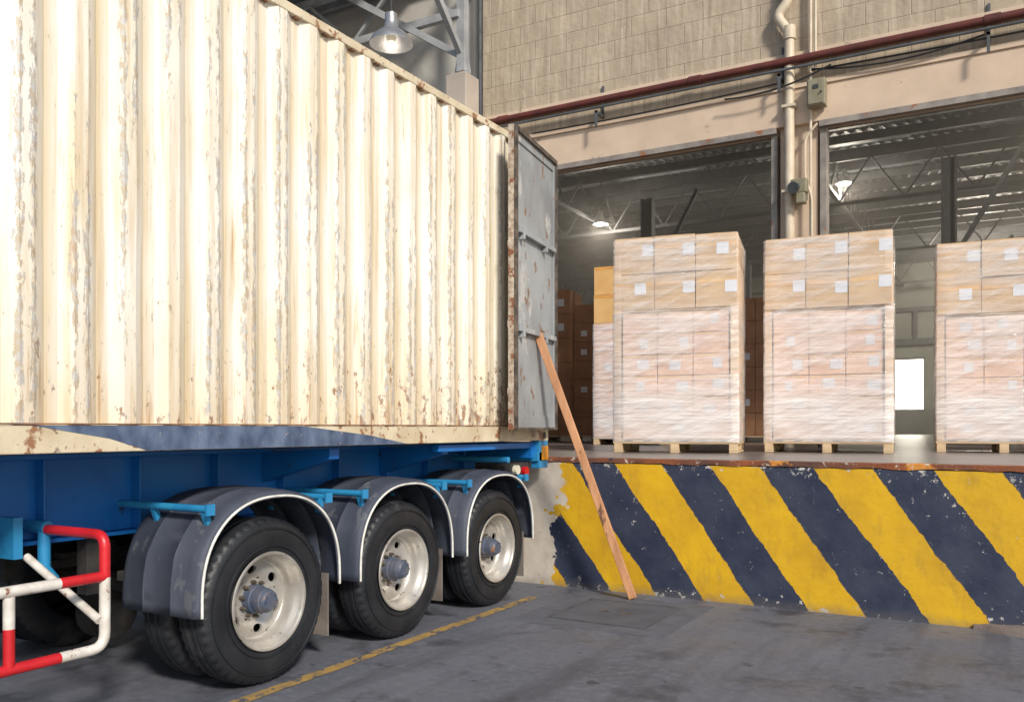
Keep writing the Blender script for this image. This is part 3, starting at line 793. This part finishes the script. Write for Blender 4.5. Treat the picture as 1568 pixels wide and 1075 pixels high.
# mudguards
def fender(yc,side):
    s=side; xo=-5.25+s*1.285; w=.67; a_,b_h=.61,.665; zc=.54
    prof=[(0,-.045),(0,-.015),(.010,-.004),(.03,.004),(.08,.010),(.20,.014),(.204,.018),(.211,.018),(.215,.014),(.34,.015),(.44,.014),(.444,.018),(.451,.018),(.455,.014),(.62,.004),(.66,-.004),(w,-.015),(w,-.04)]
    path=[]
    for z in (-.02,.04): path.append((-a_,z,-1,0))
    n=40
    for i in range(n+1):
        t=math.pi*(1-i/n)*.995+.0
        ct,st=math.cos(t),math.sin(t); e=.86
        py=a_*math.copysign(abs(ct)**e,ct); pz=.06+(b_h-.06)*abs(st)**e
        path.append((py,pz,ct,st))
    for z in (.05,-.0): path.append((a_,z,1,0))
    v=[];f=[];m=len(prof)
    rg=random.Random(int(yc*100)+side)
    for i,(py,pz,ny,nz) in enumerate(path):
        rib=.005 if i in (6,7,14,15,28,29,36,37) else 0
        for j,(dx,dr) in enumerate(prof):
            rr=dr+(rib if 2<j<m-3 else 0)+rg.uniform(-.0008,.0008)+.002*math.sin(i*.6+j*.5)
            v.append((xo-s*dx,yc+py+ny*rr,zc+pz+nz*rr))
    for i in range(len(path)-1):
        for j in range(m-1): f.append((i*m+j,i*m+j+1,(i+1)*m+j+1,(i+1)*m+j))
    o=MB().add(v,f).build('mudguard',m_fend,tr_,smooth=50)
    sm=o.modifiers.new('sol','SOLIDIFY'); sm.thickness=.006
    tm=MB(); tm.tube([(xo+s*.005,yc+py-ny*.030,zc+pz-nz*.030) for py,pz,ny,nz in path],.0085,8); tm.build('mudguard_trim',m_trim,tr_,smooth=60)
    t=MB()
    for yy,zz in ((yc-.50,1.13),(yc+.50,1.13)):
        t.tube([(-5.25+s*.46,yy,zz),(xo-s*.03,yy,zz)],.023,12)
        for q in (.08,.52):
            t.obox((xo-s*q,yy,zz),(xo-s*q,yy+(.04 if yy<yc else -.04),zz-.10),.035,.03,(1,0,0))
        t.box(*sorted((xo-s*.03,xo-s*.015)),yy-.03,yy+.03,zz-.035,zz+.03)
    t.build('mudguard_bracket',m_bluel,tr_,smooth=40)
    x0,x1=sorted((xo-s*.10,xo-s*.60))
    MB().box(x0,x1,yc+.575,yc+.587,.17,.60).build('mudflap',m_flap,tr_)
for y in AX:
    fender(y+.02,1); fender(y+.02,-1)

# red/white side guards
def guard(s):
    cx=-5.25; xo=cx+s*1.15; xi=cx+s*.62
    yr=2.86; y0=-1.0
    R=.028
    wmb=MB(); rmb=MB(); bmb=MB()
    rmb.tube(fillet([(xi,yr,1.04),(xo,yr,1.04),(xo,yr,.82)],.07),R)
    wmb.tube([(xo,yr,.82),(xo,yr,.56)],R)
    wmb.tube(fillet([(xo,yr,.56),(xo,yr,.455),(xo,yr-.25,.455)],.08),R)
    y=yr-.25; k=0
    while y>y0:
        L=.42; (rmb if k%2==0 else wmb).tube([(xo,y,.455),(xo,y-L,.455)],R); y-=L;k+=1
    y=yr; k=0
    for L in (.25,.6,.6,.6,.6,.6,.6):
        (rmb if k%2==0 else wmb).tube([(xo,y,.825),(xo,y-L,.825)],R); y-=L;k+=1
    for yy in (2.36,1.2,0.0,-1.0):
        wmb.tube([(xo,yy,.80),(xo,yy,.65)],R*.95); rmb.tube([(xo,yy,.65),(xo,yy,.46)],R*.95)
    wmb.tube([(xo,yr-.03,.60),(xi,yr-.1,.90)],R*.8)
    for yy in (yr,1.2,-1.0):
        bmb.tube([(xi,yy,1.06),(xi,yy,.80)],R*1.2); bmb.tube([(cx+s*.47,yy,1.05),(xi+s*.03,yy,1.05)],R*1.3)
        if yy<2: bmb.tube([(xi,yy,1.0),(xo,yy,.83)],R)
    bmb.tube([(xi,yr,.83),(xi+s*.12,yr-.02,.78)],R)
    bmb.box(*sorted((cx+s*.5,xi+s*.05)),yr-.2,yr-.15,.9,1.12)
    rmb.build('side_guard_red',m_red,tr_,smooth=40); wmb.build('side_guard_white',m_white,tr_,smooth=40); bmb.build('side_guard_brackets',m_bluel,tr_,smooth=40)
guard(1); guard(-1)

# ------------------------------------------------------------ light, world, camera
EL=math.radians(33); AZ=math.radians(127)
d=Vector((math.sin(AZ)*math.cos(EL),math.cos(AZ)*math.cos(EL),math.sin(EL)))
sl=bpy.data.lights.new('sun','SUN'); sl.energy=3.9; sl.angle=math.radians(8); sl.color=(1,.93,.82)
so=bpy.data.objects.new('sun',sl); so.rotation_euler=d.to_track_quat('Z','Y').to_euler(); so.location=(10,-10,15); COL.objects.link(so)
wd=bpy.data.worlds.new('World'); scene.world=wd; wd.use_nodes=True
nt=wd.node_tree; bg=nt.nodes['Background']; sky=nt.nodes.new('ShaderNodeTexSky'); sky.sky_type='NISHITA'
sky.sun_disc=False; sky.sun_elevation=EL; sky.sun_rotation=AZ
nt.links.new(sky.outputs[0],bg.inputs[0]); bg.inputs[1].default_value=.125
cd=bpy.data.cameras.new('camera'); cam=bpy.data.objects.new('camera',cd); COL.objects.link(cam)
cam.location=(0,0,1.6); cam.rotation_euler=(math.radians(90),0,math.radians(29.9))
cd.sensor_width=36; cd.lens=30.42; cd.shift_y=.0749; cd.clip_end=500; cd.clip_start=.05
scene.camera=cam
scene.view_settings.view_transform='Standard'
try: scene.view_settings.look='None'
except: pass
scene.view_settings.exposure=0
